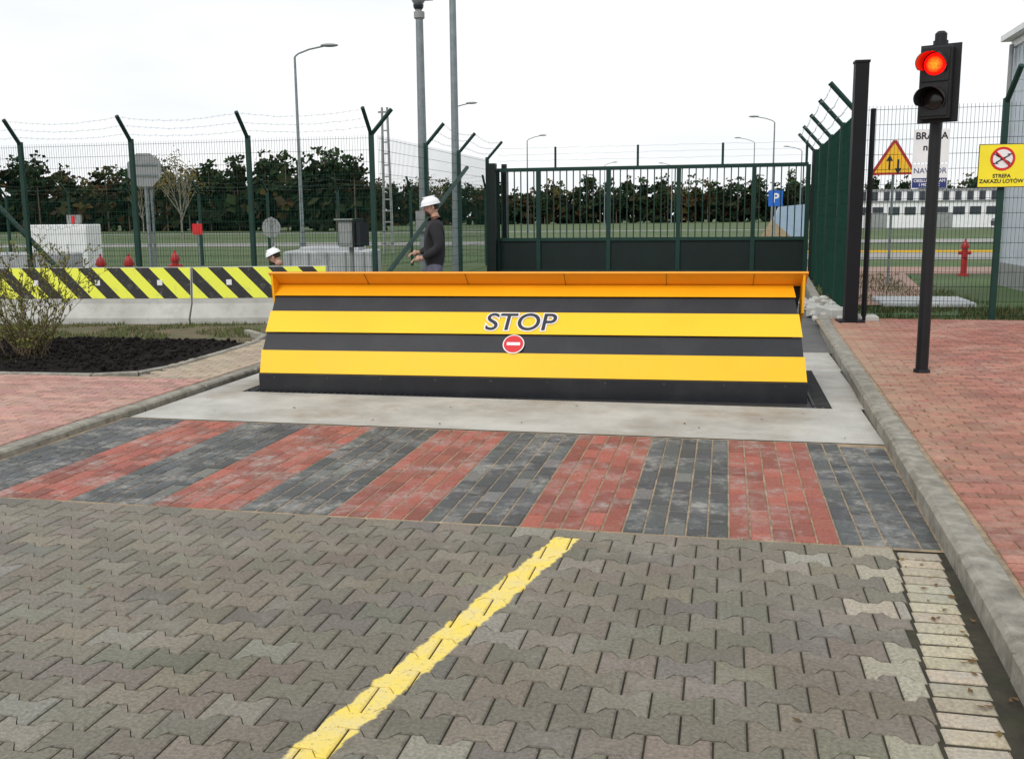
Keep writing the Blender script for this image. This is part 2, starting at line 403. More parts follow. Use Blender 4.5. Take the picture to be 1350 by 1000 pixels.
# ------------------------------------------------------------ road blocker
RB=group('road_blocker',(-4.13,8.19,0),math.radians(2.5)); W=4.83
b=MB()
prof=[(.035,.163,.0),(.085,.365,-.02),(.20,.515,-.03),(.335,.694,-.05),(.44,.828,-.07),(.54,.922,-.085)]
b.prism([(0,-.03),(0,.155),(.02,.165),(.14,.165),(.14,-.03)],0,W,'x',2)
mi=[0,2,0,2,1]
for i in range(5):
    (ya,za,r0),(yb,zb,r1)=prof[i],prof[i+1]
    n=Vector((0,-(zb-za),(yb-ya))).normalized()*.012 if i%2==0 else Vector((0,0,0))
    if i%2==0: ya-=.008
    xl=.004 if i%2==0 else .012
    vs=[(xl,ya+n.y,za+n.z),(W+r0-xl,ya+n.y,za+n.z),(W+r1-xl,yb+n.y,zb+n.z),(xl,yb+n.y,zb+n.z)]
    vb=[(x,y+.06,z-.01) for x,y,z in vs]
    b.add(vs+vb,[(0,1,2,3),(0,4,5,1),(2,1,5,6),(3,2,6,7),(0,3,7,4)],mi[i])
b.prism([(.555,.925),(.385,1.045),(.395,1.060),(.60,.945)],-.03,W+.02,'x',3)
b.prism([(.395,1.061),(.56,.99),(1.75,.01),(1.72,-.02),(.56,.94)],.0,W-.01,'x',4)
for x in (-.014,W-.022):
    b.prism([(.40,1.043),(.60,.93),(.66,.56),(.44,.70)],x,x+.02,'x',1)
for x in (.03,W-.10):
    b.add([(x,.10,.0),(x,.12,.165),(x,.56,.80),(x,.60,.93),(x,1.70,.02)],[(0,1,2,3,4)],2)
for x in (.9,1.85,2.75,3.65,4.4):
    b.box((x,.468,.983),(.003,.20,.004),2,0,rx=math.radians(-35))
for x in [0.15+i*.5 for i in range(10)]:
    b.tube((x,-.004,.13),(x,.004,.13),.012,.012,8,4)
b.done('barrier_body',['yel','ora','blk','lip','deck'],RB)
ang=math.radians(52.5); nrm=Vector((0,-math.sin(ang),math.cos(ang)))
c=Vector((2.37,.262,.605))+nrm*.014
text('stop_outline','STOP',.245,c+nrm*.003,(ang,0,0),'white',RB,off=.013,shear=.12,sx=1.08)
text('stop_letters','STOP',.245,c+nrm*.007,(ang,0,0),'ink',RB,off=.002,shear=.12,sx=1.08)
ang2=math.radians(51.5); n2=Vector((0,-math.sin(ang2),math.cos(ang2)))
c=Vector((2.335,.135,.430))+n2*.016
b=MB()
b.tube(c,c+n2*.004,.096,.096,40,0); b.tube(c+n2*.004,c+n2*.007,.086,.086,40,1)
b.box(c+n2*.008,(.118,.030,.003),0,rx=ang2)
b.done('no_entry_sign',['white','sred'],RB)
# ------------------------------------------------------------ jersey barriers
def jersey(x,y,rz,Ln):
    g_=group('jersey_barrier',(x,y,-.02),rz); b=MB()
    pr=[(0,0),(0,.09),(.13,.30),(.19,.85),(.31,.85),(.37,.30),(.50,.09),(.50,0)]
    b.prism(pr,-Ln,-.01,'x',0)
    def fy(z): return .13+(z-.30)/.55*.06-.004
    b.add([(-Ln+.01,fy(.38),.38),(-.02,fy(.38),.38),(-.02,fy(.846),.846),(-Ln+.01,fy(.846),.846)],[(0,1,2,3)],1)
    for k in range(int(Ln/1.0)): b.box((-.5-k*1.0,.165,.62),(.08,.03,.08),2)
    b.done('barrier_wall',['jersey','chev','white'],g_)
jersey(-7.95,13.58,math.radians(6.5),4.0)
jersey(-5.90,14.0,math.radians(11.5),2.07)
jersey(-11.97,13.12,math.radians(6.5),4.0)
# ------------------------------------------------------------ fences
def fence(name,p0,p1,posts,arm,ht=2.95,wr=.0030,ext=.42,z0=0.,double=None,sp=.05,hs=.2,pw=.075):
    g_=group(name,(p0[0],p0[1],z0)); p0=Vector((0,0,0)); p1=Vector((p1[0]-g_.location.x,p1[1]-g_.location.y,0)); d=p1-p0; Ln=d.length; d.normalize()
    b=MB(); n=int(Ln/sp)
    for i in range(n+1):
        q=p0+d*(i*sp); b.tube(q+Vector((0,0,.08)),q+Vector((0,0,ht)),wr,wr,3,0,False)
    z=.1
    while z<ht:
        b.tube(p0+Vector((0,0,z)),p1+Vector((0,0,z)),wr*1.2,wr*1.2,3,0,False); z+=hs
    b.done('mesh_panels',['gwire'],g_)
    b=MB(); A_=Vector((arm[0],arm[1],0)); tips=[]; rz=math.atan2(d.y,d.x)
    for s in posts:
        q=p0+d*s
        b.box(q+Vector((0,0,ht/2+.02)),(pw,pw,ht+.06),0,rz)
        base=q+Vector((0,0,ht)); tip=base+(A_*1+Vector((0,0,1.1))).normalized()*ext*1.35
        b.tube(base,tip,pw*.5,pw*.5,6,0)
        if double and s in double:
            B=Vector((double[s][0],double[s][1],0)); b.tube(base,base+(B+Vector((0,0,1.1))).normalized()*ext*1.35,pw*.5,pw*.5,6,0)
        tips.append((base,tip))
    b.done('posts',['green'],g_)
    b=MB()
    for t in (.3,.62,.95):
        for (ba,ta),(bb,tb) in zip(tips[:-1],tips[1:]):
            a=ba.lerp(ta,t);c=bb.lerp(tb,t); m=int((c-a).length/.12)+1; pts=[]
            for i in range(m+1):
                q=a.lerp(c,i/m); q.z-=.10*math.sin(math.pi*i/m)*(.4+.5*t)
                q+=Vector((ru(-1,1),ru(-1,1),ru(-1,1)))*.008; pts.append(q)
            b.path(pts,.0026,3)
            for q in pts[1:-1]: b.tube(q+Vector((-.015,0,-.02)),q+Vector((.015,0,.02)),.002,.002,3,0,False)
    b.done('barbed_wire',['wire'],g_)
    return g_
fence('mesh_fence',(-6.0,16.5),(-22,16.5),[0,2.3,4.6,6.9,9.2,11.5,13.8,16],(0,-1),double={0:(1,0)})
fence('mesh_fence',(-5.9,16.55),(-5.85,24.4),[2.75,5.2,7.85],(1,0),sp=.075)
fence('mesh_fence',(1.82,14.6),(11.2,14.6),[1.78,4.28,6.78,9.28],(.15,-1),z0=.03,wr=.0032)
fence('mesh_fence',(1.75,14.2),(1.98,24.5),[.9,3.1,5.6,8.1,10.2],(-1,0),sp=.04,wr=.0035)
fence('mesh_fence',(-45,31),(-7,31),[i*2.5 for i in range(16)],(0,-1),ht=2.4,sp=.12,wr=.004)
b=MB(); b.tube((-5.80,15.0,.0),(-5.80,22.2,2.65),.05,.05,6); b.done('fence_brace',['green'])
b=MB(); b.tube((-11.7,16.55,.0),(-14.3,16.55,2.6),.05,.05,6); b.done('fence_brace',['green'])
b=MB(); pts=[]; N=1100
for i in range(N):
    t=i/N; a=i*.42; rr=.22+.05*math.sin(i*.013); pts.append((-6.2-11.5*t,17.05+rr*math.cos(a),1.72+rr*math.sin(a)+.08*math.sin(t*30)))
b.path(pts,.0028,3); b.done('razor_wire',['gwire'])
b=MB(); b.box((1.67,13.97,1.72),(.17,.17,3.5),0,.05); b.box((1.67,13.97,3.48),(.19,.19,.03),0,.05); b.box((1.67,13.97,.11),(.34,.34,.02),0,.05)
b.tube((1.86,14.1,0),(1.86,14.1,2.9),.035,.035,8)
b.done('gate_post',['bpost'])
G_=group('sliding_gate',(0,24.5,0)); b=MB()
x0,x1=-5.62,1.85
b.box(((x0+x1)/2,0,2.68),(x1-x0,.08,.09)); b.box(((x0+x1)/2,0,.97),(x1-x0,.07,.08)); b.box(((x0+x1)/2,0,.15),(x1-x0,.12,.14))
for x in (x0,-4.58,-2.83,-1.14,.62,x1): b.box((x,-.005,1.4),(.10,.09,2.56))
for x in (-4.15,-2.13,-.12,x1-.05): b.tube((x,0,2.7),(x,0,3.22),.03,.03,6)
x=x0+.1
while x<x1:
    b.box((x,.01,1.82),(.026,.028,1.64)); x+=.165
b.box(((x0+x1)/2,.02,.56),(x1-x0-.02,.02,.74),1)
b.done('gate_leaf',['green','dgreen'],G_)
b=MB()
for z in (2.9,3.05,3.2): b.path([(x0+(x1-x0)*i/40,ru(-.01,.01),z+ru(-.012,.012)) for i in range(41)],.003,4)
b.done('barbed_wire',['wire'],G_)
b=MB(); b.box((-5.72,24.3,1.42),(.22,.22,2.84)); b.box((-5.5,24.75,1.42),(.12,.12,2.84)); b.done('gate_post',['dgreen'])
b=MB(); b.box((2.02,24.35,1.5),(.20,.30,3.0)); b.done('gate_post',['dgreen'])
# ------------------------------------------------------------ traffic light
T=group('traffic_light',(1.79,9.55,.1)); b=MB()
b.tube((0,0,0),(0,0,2.98),.055,.05,20,0); b.tube((0,0,0),(0,0,.03),.075,.07,20,0)
b.tube((0,0,2.86),(0,0,2.92),.062,.062,20,0); b.tube((0,0,2.78),(0,0,2.81),.066,.066,16,1)
b.tube((0,0,2.98),(0,0,3.0),.05,.03,16,0)
b.box((0,-.05,2.28),(.05,.14,.04),0); b.box((0,-.05,2.82),(.05,.14,.04),0)
b.done('pole',['tblack','grey'],T)
g2=bpy.data.objects.new('signal_head',None); S.collection.objects.link(g2); g2.parent=T; g2.location=(-.04,-.13,2.55); g2.rotation_euler=(0,0,math.radians(-24))
b=MB(); wd=.25
b.box((0,0,0),(wd,.13,.60),0,ch=.01)
b.box((0,-.07,.145),(wd-.02,.02,.27),0); b.box((0,-.07,-.145),(wd-.02,.02,.27),0)
b.box((.01,.06,0),(wd+.085,.008,.66),0)
for z in (.15,-.14):
    n=32;vs=[];R_=.104
    for i in range(n+1):
        a=math.radians(-35)+math.radians(250)*i/n
        dep=.06+.19*max(0,math.sin(a*.5+.0))**1.5
        if math.cos(a)>0: dep=.03+.17*max(0,math.sin(a))
        for rr in (R_,R_-.006):
            vs+= [(rr*math.cos(a),-.08,z+rr*math.sin(a)),(rr*.98*math.cos(a),-.08-dep,z+rr*.98*math.sin(a)-.01)]
    for i in range(n):
        o=i*4; b.add([vs[k] for k in (o,o+4,o+5,o+1)],[(0,1,2,3)],0); b.add([vs[k] for k in (o+2,o+3,o+7,o+6)],[(0,1,2,3)],1 if z>0 else 0); b.add([vs[k] for k in (o+1,o+5,o+7,o+3)],[(0,1,2,3)],0)
b.done('housing',['tblack','visor'],g2)
m=bpy.data.materials.new('lit_red_lens'); m.use_nodes=True; nt=m.node_tree; bs=nt.nodes['Principled BSDF']
tc=nt.nodes.new('ShaderNodeTexCoord'); vm=nt.nodes.new('ShaderNodeVectorMath'); vm.operation='DISTANCE'; nt.links.new(tc.outputs['Object'],vm.inputs[0]); vm.inputs[1].default_value=(.0,-.11,.145)
vo=nt.nodes.new('ShaderNodeTexVoronoi'); vo.inputs['Scale'].default_value=70; nt.links.new(tc.outputs['Object'],vo.inputs['Vector'])
col=mixc(nt,'MIX',rng(nt,vm.outputs[1],.020,.070),(1,.20,.012),(1,.002,.002))  # orange core puts over-exposure into the red lamp's emission colour
col=mixc(nt,'MIX',rng(nt,vo.outputs['Distance'],.25,.7,0,.5),col,(1,.005,.0))
nt.links.new(col,bs.inputs['Emission Color']); bs.inputs['Emission Strength'].default_value=2.6; bs.inputs['Base Color'].default_value=(.35,.005,.004,1); bs.inputs['Specular IOR Level'].default_value=.2
M['lens']=m
M['lensoff']=mat('dark_lens',(.02,.012,.012),.2,5,.1)
b=MB(); b.ell((0,-.080,.15),(.092,.092,.035),24,6,0,0,rx=RP); b.done('lens_lit',['lens'],g2,smooth=True)
b=MB(); b.ell((0,-.080,-.14),(.092,.092,.025),24,6,0,0,rx=RP); b.done('lens_dark',['lensoff'],g2,smooth=True)
# ------------------------------------------------------------ signs
def roundpoly(n,r,rot=0): return [(r*math.cos(rot+2*math.pi*i/n),r*math.sin(rot+2*math.pi*i/n)) for i in range(n)]
def plate(b,pts,y0,th,mi,z):
    n=len(pts); vs=[(p,y0,z+q) for p,q in pts]+[(p,y0-th,z+q) for p,q in pts]
    b.add(vs,[tuple(range(n)),tuple(range(2*n-1,n-1,-1))]+[(i,(i+1)%n,n+(i+1)%n,n+i)[::-1] for i in range(n)],mi)
g1=group('warning_sign',(3.55,23.3,0),math.radians(-6)); b=MB()
b.tube((0,.04,-.05),(0,.04,3.1),.03,.03,10,3)
plate(b,[(-.44,-.26),(.44,-.26),(.47,-.22),(.04,.48),(-.04,.48),(-.47,-.22)],0,.006,0,2.62)
plate(b,[(-.39,-.21),(.39,-.21),(.0,.42)],-.008,.003,1,2.62)
for sx,sg in ((-.09,1),(.09,-1)):
    b.box((sx,-.016,2.58),(.036,.004,.22),2)
    pt=[(sx-.07,sg*.08-.04),(sx+.07,sg*.08-.04),(sx,sg*.21-.04)]
    plate(b,pt if sg>0 else pt[::-1],-.014,.004,2,2.62)
b.done('sign_face',['hred','samb','ink','galv'],g1)
g1=group('gate_number_sign',(2.68,14.53,2.43)); b=MB(); b.box((0,0,0),(.46,.006,.44)); b.box((0,0,-.40),(.46,.006,.32)); b.box((0,-.005,-.49),(.44,.004,.13),1)
b.done('panel',['white','navy'],g1)
text('label','BRAMA',.125,(0,-.006,.13),(RP,0,0),'ink',g1,off=.003); text('label','nr 1',.125,(0,-.006,-.02),(RP,0,0),'ink',g1,off=.003)
text('label','NAVDOR',.10,(0,-.006,-.33),(RP,0,0),'navy',g1); text('label','OBSLUGA BRAM\nI MONTAZ',.055,(0,-.009,-.49),(RP,0,0),'white',g1,off=.001)
g1=group('no_drone_sign',(3.58,14.52,2.15)); b=MB(); b.box((0,0,0),(.60,.004,.57),3); b.box((0,-.004,0),(.58,.004,.55),0)
C=Vector((0,-.007,.09))
for r_,mi_,yy in ((.155,1,.003),(.122,2,.005)): b.tube(C,C+Vector((0,-yy,0)),r_,r_,32,mi_)
for s_ in (-1,1):
    b.tube((-.085,-.015,.09+s_*.05),(.085,-.015,.09-s_*.05),.008,.008,6,3)
    for t_ in (-1,1): b.tube((t_*.085-.03,-.015,.09+s_*.06),(t_*.085+.03,-.015,.09+s_*.06),.006,.006,6,3)
b.box((0,-.014,.09),(.06,.006,.04),3)
b.tube((-.09,-.020,.18),(.09,-.020,.0),.012,.012,6,1)
b.done('panel',['syel','sred','white','ink'],g1)
text('label','STREFA\nZAKAZU LOTÓW',.068,(0,-.008,-.17),(RP,0,0),'ink',g1,off=.002)
g1=group('octagonal_sign',(-13.57,21.6,0),math.radians(18)); b=MB(); b.tube((0,.05,-.05),(0,.05,3.1),.045,.045,10,1); b.tube((.1,.1,-.05),(.1,.1,3.0),.03,.03,10,1)
plate(b,roundpoly(8,.42,math.pi/8),0,.01,0,2.72)
for z in (2.6,2.85): b.box((0,-.02,z),(.6,.02,.04),1)
b.done('sign_face',['grey','galv'],g1)
g1=group('round_sign',(-12.5,26,0)); b=MB(); b.tube((0,.04,-.05),(0,.04,1.6),.03,.03,8,1); plate(b,roundpoly(24,.28),0,.01,0,1.3); b.box((0,-.02,1.3),(.06,.02,.5),1); b.done('sign_face',['grey','galv'],g1)
g1=group('parking_sign',(1.9,41.3,0)); b=MB(); b.tube((0,.04,-.05),(0,.04,2.5),.03,.03,8,1); b.box((0,0,2.15),(.56,.01,.62),0); b.done('sign_face',['sblue','galv'],g1)
text('label','P',.5,(0,-.01,2.15),(RP,0,0),'white',g1,off=.01)
g1=group('fire_point_sign',(-14.5,25.5,0)); b=MB(); b.tube((0,.04,-.05),(0,.04,1.5),.025,.025,8,1); b.box((0,0,1.28),(.3,.01,.3),0); b.box((0,-.008,1.28),(.12,.004,.18),0); b.done('sign_face',['sred','galv','white'],g1)
# ------------------------------------------------------------ poles & lamps
def lamp(x,y,h,arm=1.4,rz=0.,r=.08):
    g_=group('street_lamp',(x,y,-.05),rz); b=MB()
    b.tube((0,0,0),(0,0,.9),r*1.5,r*1.4,10); b.tube((0,0,.9),(0,0,h),r,r*.55,10)
    pts=[(0,0,h),(.12*arm,0,h+.10*arm),(.5*arm,0,h+.24*arm),(arm,0,h+.34*arm)]; b.path(pts,r*.4,6)
    b.done('pole',['galv'],g_)
    b=MB(); b.ell((arm+.22,0,h+.35*arm+.02),(.36,.14,.07),12,6,-1); b.done('lamp_head',['grey'],g_,smooth=True)
lamp(-16.6,37.3,7.8,1.15,math.radians(12)); lamp(-16,57.9,7.8,1.0); lamp(-17.5,88.3,8.2,1.2); lamp(-16.7,139.6,8.4,1.2)
lamp(3.1,72.3,7.8,1.2,math.pi); lamp(2.8,113,9.2,1.6,math.pi); lamp(8.6,124.7,8.9,1.6,math.pi,.1); lamp(-8,150,8.6,1.4,math.pi); lamp(16,132,9,1.4,math.pi)
g_=group('camera_pole',(-7.4,24.0,-.05)); b=MB()
b.tube((0,0,0),(0,0,6.4),.125,.09,14,0); b.box((0,-.14,1.5),(.3,.16,.5),1); b.tube((0,0,6.35),(0,0,6.5),.13,.13,14,1)
b.ell((0,-.05,6.80),(.17,.17,.16),16,8,-1,1); b.tube((0,-.05,6.45),(0,-.05,6.7),.07,.1,12,1); b.ell((0,-.05,6.64),(.13,.13,.13),16,8,-1,2); b.box((.2,0,6.78),(.3,.06,.06),1)
b.done('pole_and_camera',['galv','grey','glass'],g_)
g_=group('light_mast',(-6.34,23.2,-.05)); b=MB(); b.tube((0,0,0),(0,0,1.2),.12,.12,12); b.tube((0,0,1.2),(0,0,8.8),.095,.07,12)
b.path([(0,0,8.8),(.3,0,9.1),(1.2,0,9.3)],.03,6); b.ell((1.4,0,9.3),(.35,.14,.07),12,6,-1); b.done('pole_and_lamp',['galv'],g_)
g_=group('power_pylon',(-14.9,42.8,-.05)); b=MB()
for sx in (-1,1): b.tube((sx*.2,0,0),(sx*.12,0,6.4),.07,.06,6)
for i in range(12): b.box((0,0,.4+i*.5),(.34,.06,.06))
b.box((0,0,6.2),(.6,.08,.08)); b.done('pylon_frame',['grey'],g_)
# ------------------------------------------------------------ cabinets etc
g_=group('electrical_box',(-7.4,18.9,-.05),math.radians(-18)); b=MB()
b.tube((0,.05,0),(0,.05,1.1),.05,.05,8,0); b.box((0,0,1.28),(.36,.25,.52),0,ch=.01); b.box((.22,.0,1.3),(.06,.3,.56),1); b.box((0,-.13,1.28),(.30,.01,.44),0); b.box((0,-.02,1.57),(.46,.34,.03),0,.0)
b.box((.32,.02,1.28),(.10,.28,.46),2)
b.done('box',['grey','tblack','ink'],g_)
g_=group('concrete_chamber',(-8.5,20.7,-.05),math.radians(10)); b=MB(); b.box((0,0,.45),(1.9,1.3,.9),0,ch=.03); b.box((0,0,.94),(1.3,.8,.08),0,ch=.02)
for i in range(5): b.box((-.8+i*.4,-.66,.45),(.04,.02,.84),1)
b.done('chamber',['concr','grey'],g_)
g_=group('utility_cabinet',(-16.9,23,-.05),math.radians(8)); b=MB(); b.box((0,0,.75),(1.6,.8,1.5),0,ch=.02)
for i in range(4): b.box((-.6+i*.4,-.405,.75),(.37,.01,1.3),0)
b.box((.35,-.1,1.62),(.35,.1,.25),1); b.box((.35,-.16,1.62),(.08,.01,.2),2); b.done('cabinet',['white','grey','sred'],g_)
g_=group('concrete_block',(-13.8,17.9,-.05)); b=MB()
for i in range(3): b.box((-.75+i*.62,0,.48),(.58,.7,.96),0,ru(-.1,.1),ch=.03)
b.done('block_row',['concr'],g_)
g_=group('storage_shed',(2.5,46.5,-.05)); b=MB(); b.prism([(-1.0,.0),(-.2,1.9),(.95,2.0),(1.0,0)],-.8,.8,'y',0); b.prism([(-1.3,0),(-.55,1.35),(.3,.6),(.5,0)],-.9,-.82,'y',1); b.done('shed_body',['shed','tan'],g_)
def hydrant(x,y):
    g_=group('fire_hydrant',(x,y,-.05)); b=MB(); b.tube((0,0,0),(0,0,.06),.13,.13,12); b.tube((0,0,.06),(0,0,.72),.075,.075,12); b.tube((0,0,.70),(0,0,.75),.11,.11,12)
    b.ell((0,0,.75),(.09,.09,.13),12,5,0); b.tube((-.15,0,.58),(.15,0,.58),.045,.045,10); b.tube((0,0,.86),(0,0,.93),.02,.02,6); b.tube((0,-.12,.5),(0,0,.5),.05,.05,10)
    b.done('hydrant_body',['hred'],g_)
for p in ((5.9,26.9),(-12.3,17.8),(-11.8,18.0),(-11.9,19.9)): hydrant(*p)
# ------------------------------------------------------------ buildings
g_=group('warehouse_building',(5.95,23.8,-.05)); b=MB()
b.box((5,-4.2,2.6),(10,8.4,5.2),0)
for i in range(28): b.box((-.012,-.15-i*.3,2.6),(.024,.05,5.1),0)
b.box((4.9,-4.2,5.26),(10.3,8.7,.12),1); b.box((-.03,-4.2,.25),(.05,8.42,.5),2); b.box((-.03,-4.2,5.12),(.06,8.44,.14),1)
b.tube((-.09,-.15,.2),(-.09,-.15,5.1),.05,.05,8,2); b.box((-.05,-3.2,1.1),(.06,1.0,2.1),2); b.box((-.05,-6.2,2.6),(.05,1.4,1.0),3)
b.done('walls_and_roof',['wall','white','grey','glass'],g_)
g_=group('factory_building',(28,116,-.05),math.radians(3)); b=MB()
b.box((0,0,1.35),(34,10,2.7),0); b.box((0,1,3.3),(34,7,1.2),0); b.box((0,0,2.75),(34.4,10.4,.1),2)
for i in range(28): b.box((-16.3+i*1.2,-2.53,3.3),(.60,.06,.95),1)
for i in range(21): b.box((-16+i*1.6,-5.03,1.75),(1.1,.06,.8),1)
for i in range(5): b.box((-13+i*6.5,-5.03,.8),(2.2,.08,1.5),2)
b.box((0,1,3.96),(34.4,7.4,.12),2)
b.done('walls_and_windows',['white','glass','grey'],g_)
g_=group('parked_car',(26.5,100.5,-.03),math.radians(8)); b=MB()
b.prism([(-2.1,.25),(-2.15,.7),(-2.0,.95),(-1.0,1.02),(-.5,1.45),(.9,1.5),(1.7,1.05),(2.1,.95),(2.15,.3)],-.85,.85,'y',0)
b.prism([(-.9,1.03),(-.48,1.38),(.85,1.42),(1.5,1.05)],-.862,.862,'y',1)
for x in (-1.35,1.35):
    for s_ in (-1,1): b.tube((x,s_*.7,.33),(x,s_*.88,.33),.33,.33,16,2); b.tube((x,s_*.88,.33),(x,s_*.89,.33),.2,.2,12,3)
b.done('car_body',['carp','glass','tblack','grey'],g_)
# ------------------------------------------------------------ vegetation
def crown(b,c,r,ncl,nq,size,cols,sq=.55,dk=1.,cone=0.):
    for k in range(ncl):
        while True:
            p=Vector((ru(-1,1),ru(-1,1),ru(-1,1)))
            if .1<p.length<1: break
        w_=1-cone*max(0,(p.z+1)/2)
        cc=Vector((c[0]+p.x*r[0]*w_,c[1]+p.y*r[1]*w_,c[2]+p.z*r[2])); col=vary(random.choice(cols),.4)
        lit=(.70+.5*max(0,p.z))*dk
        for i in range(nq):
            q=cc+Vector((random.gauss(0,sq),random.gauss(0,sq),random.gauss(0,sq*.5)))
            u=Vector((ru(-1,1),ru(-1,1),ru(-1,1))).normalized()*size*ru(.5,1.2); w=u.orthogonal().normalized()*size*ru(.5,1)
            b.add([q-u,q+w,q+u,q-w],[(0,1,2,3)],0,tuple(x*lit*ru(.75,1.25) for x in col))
PINE=[(.024,.042,.018),(.033,.052,.022),(.020,.035,.016),(.042,.054,.024)]
AUT=[(.085,.062,.028),(.11,.078,.032),(.065,.064,.027),(.05,.062,.023)]
b=MB()
def tline(poly,step,rows,lo=.72):
    for (a,c) in zip(poly[:-1],poly[1:]):
        d=Vector((c[0]-a[0],c[1]-a[1])); n=max(1,int(d.length/step))
        for i in range(n):
            for r_ in range(rows):
                t=(i+rnd())/n; x=a[0]+d.x*t+ru(-1,1); y=a[1]+d.y*t+r_*4+ru(-2,2)
                H=(a[2]+(c[2]-a[2])*t)*(ru(lo,1.06)+.16*noise.noise(Vector((x*.09,y*.09,0))))
                b.tube((x,y,-.1),(x,y,H*.88),.13,.05,4,1,False)
                pine=(noise.noise(Vector((x*.07+9,y*.07,2)))+ru(-.35,.35))>-.08; w=ru(1.2,1.9) if pine else ru(1.7,2.6)
                cl=PINE if pine else AUT
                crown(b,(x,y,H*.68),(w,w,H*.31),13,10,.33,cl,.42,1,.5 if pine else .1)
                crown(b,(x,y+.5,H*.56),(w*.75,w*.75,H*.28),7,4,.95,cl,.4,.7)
            for k in range(4):     # undergrowth behind the trunks closes the belt
                x=a[0]+d.x*(i+rnd())/n; y=a[1]+d.y*(i+rnd())/n+1.5*k
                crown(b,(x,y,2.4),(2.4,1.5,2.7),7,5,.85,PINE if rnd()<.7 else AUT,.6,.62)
tline([(-200,55,10.2),(-106,131,11.2),(-78,128,10.4),(-63,121,9.6),(-59,120,13.2),(-54,118,11.6),(-43,114,9.8)],2.3,2)
tline([(-95,165,9.2),(-38,196,9.6),(28,211,9.6),(150,215,10)],2.6,2,.74)
b.done('tree_line',['leaf','bark'])
def tree(name,x,y,H,cols,seed,dens=1.0,barkm='birch'):
    random.seed(seed); b=MB(); lb=MB()
    def br(p,d,l,r,lv):
        q=p+d*l; b.tube(p,q,r,r*.65,5 if lv else 8,0,False)
        if lv>=3:
            for i in range(int(7*dens)):
                w=q+Vector((random.gauss(0,.2),random.gauss(0,.2),random.gauss(0,.2)))
                u=Vector((ru(-1,1),ru(-1,1),ru(-1,1))).normalized()*.07; v=u.orthogonal().normalized()*.05
                lb.add([w-u,w+v,w+u,w-v],[(0,1,2,3)],0,vary(random.choice(cols),.3))
            return
        for i in range(4 if lv==0 else 3):
            nd_=(d+Vector((ru(-1,1),ru(-1,1),ru(-.1,.7)))*.75).normalized(); br(p.lerp(q,ru(.5,1)),nd_,l*ru(.55,.8),r*.55,lv+1)
        br(q,(d+Vector((ru(-.2,.2),ru(-.2,.2),.1))).normalized(),l*.75,r*.65,lv+1)
    br(Vector((0,0,0)),Vector((0,0,1)),H*.34,H*.012,0)
    e=group(name,(x,y,-.05)); b.done('trunk_and_limbs',[barkm],e); lb.done('foliage',['leaf'],e)
tree('birch_tree',-37.3,63.5,6.8,[(.14,.13,.04),(.10,.10,.03),(.20,.15,.05)],3,1.8)
tree('birch_tree',-52,82,6.5,[(.10,.08,.03),(.06,.06,.02)],5,.8)
tree('birch_tree',-24,80,5.5,[(.12,.09,.03),(.06,.06,.02)],8,1.2)
random.seed(21)
e=group('shrub',(-7.8,9.8,.0)); b=MB(); lb=MB()
for i in range(46):
    a=ru(0,6.28); tilt=ru(.1,.95); d=Vector((math.cos(a)*tilt,math.sin(a)*tilt,1)).normalized(); p=Vector((ru(-.18,.18),ru(-.18,.18),0)); r=.007
    for k in range(7):
        q=p+d*ru(.12,.23); b.tube(p,q,r,r*.8,4,0,False); r*=.8; p=q; d=(d+Vector((ru(-.3,.3),ru(-.3,.3),ru(-.12,.1)))).normalized()
        for j in range(3):
            s_=(d+Vector((ru(-1,1),ru(-1,1),ru(-.2,.8)))).normalized(); t_=p+s_*ru(.06,.16); b.tube(p,t_,.003,.002,3,0,False)
            for l_ in range(4):
                w=p.lerp(t_,ru(.2,1.1)); u=Vector((ru(-1,1),ru(-1,1),ru(-1,1))).normalized()*ru(.010,.020); v=u.orthogonal().normalized()*.009
                lb.add([w-u,w+v,w+u,w-v],[(0,1,2,3)],0,vary(random.choice([(.18,.21,.05),(.12,.15,.03),(.25,.23,.06),(.09,.11,.03)]),.3))
b.done('twigs',['twig'],e); lb.done('leaves',['leaf'],e)
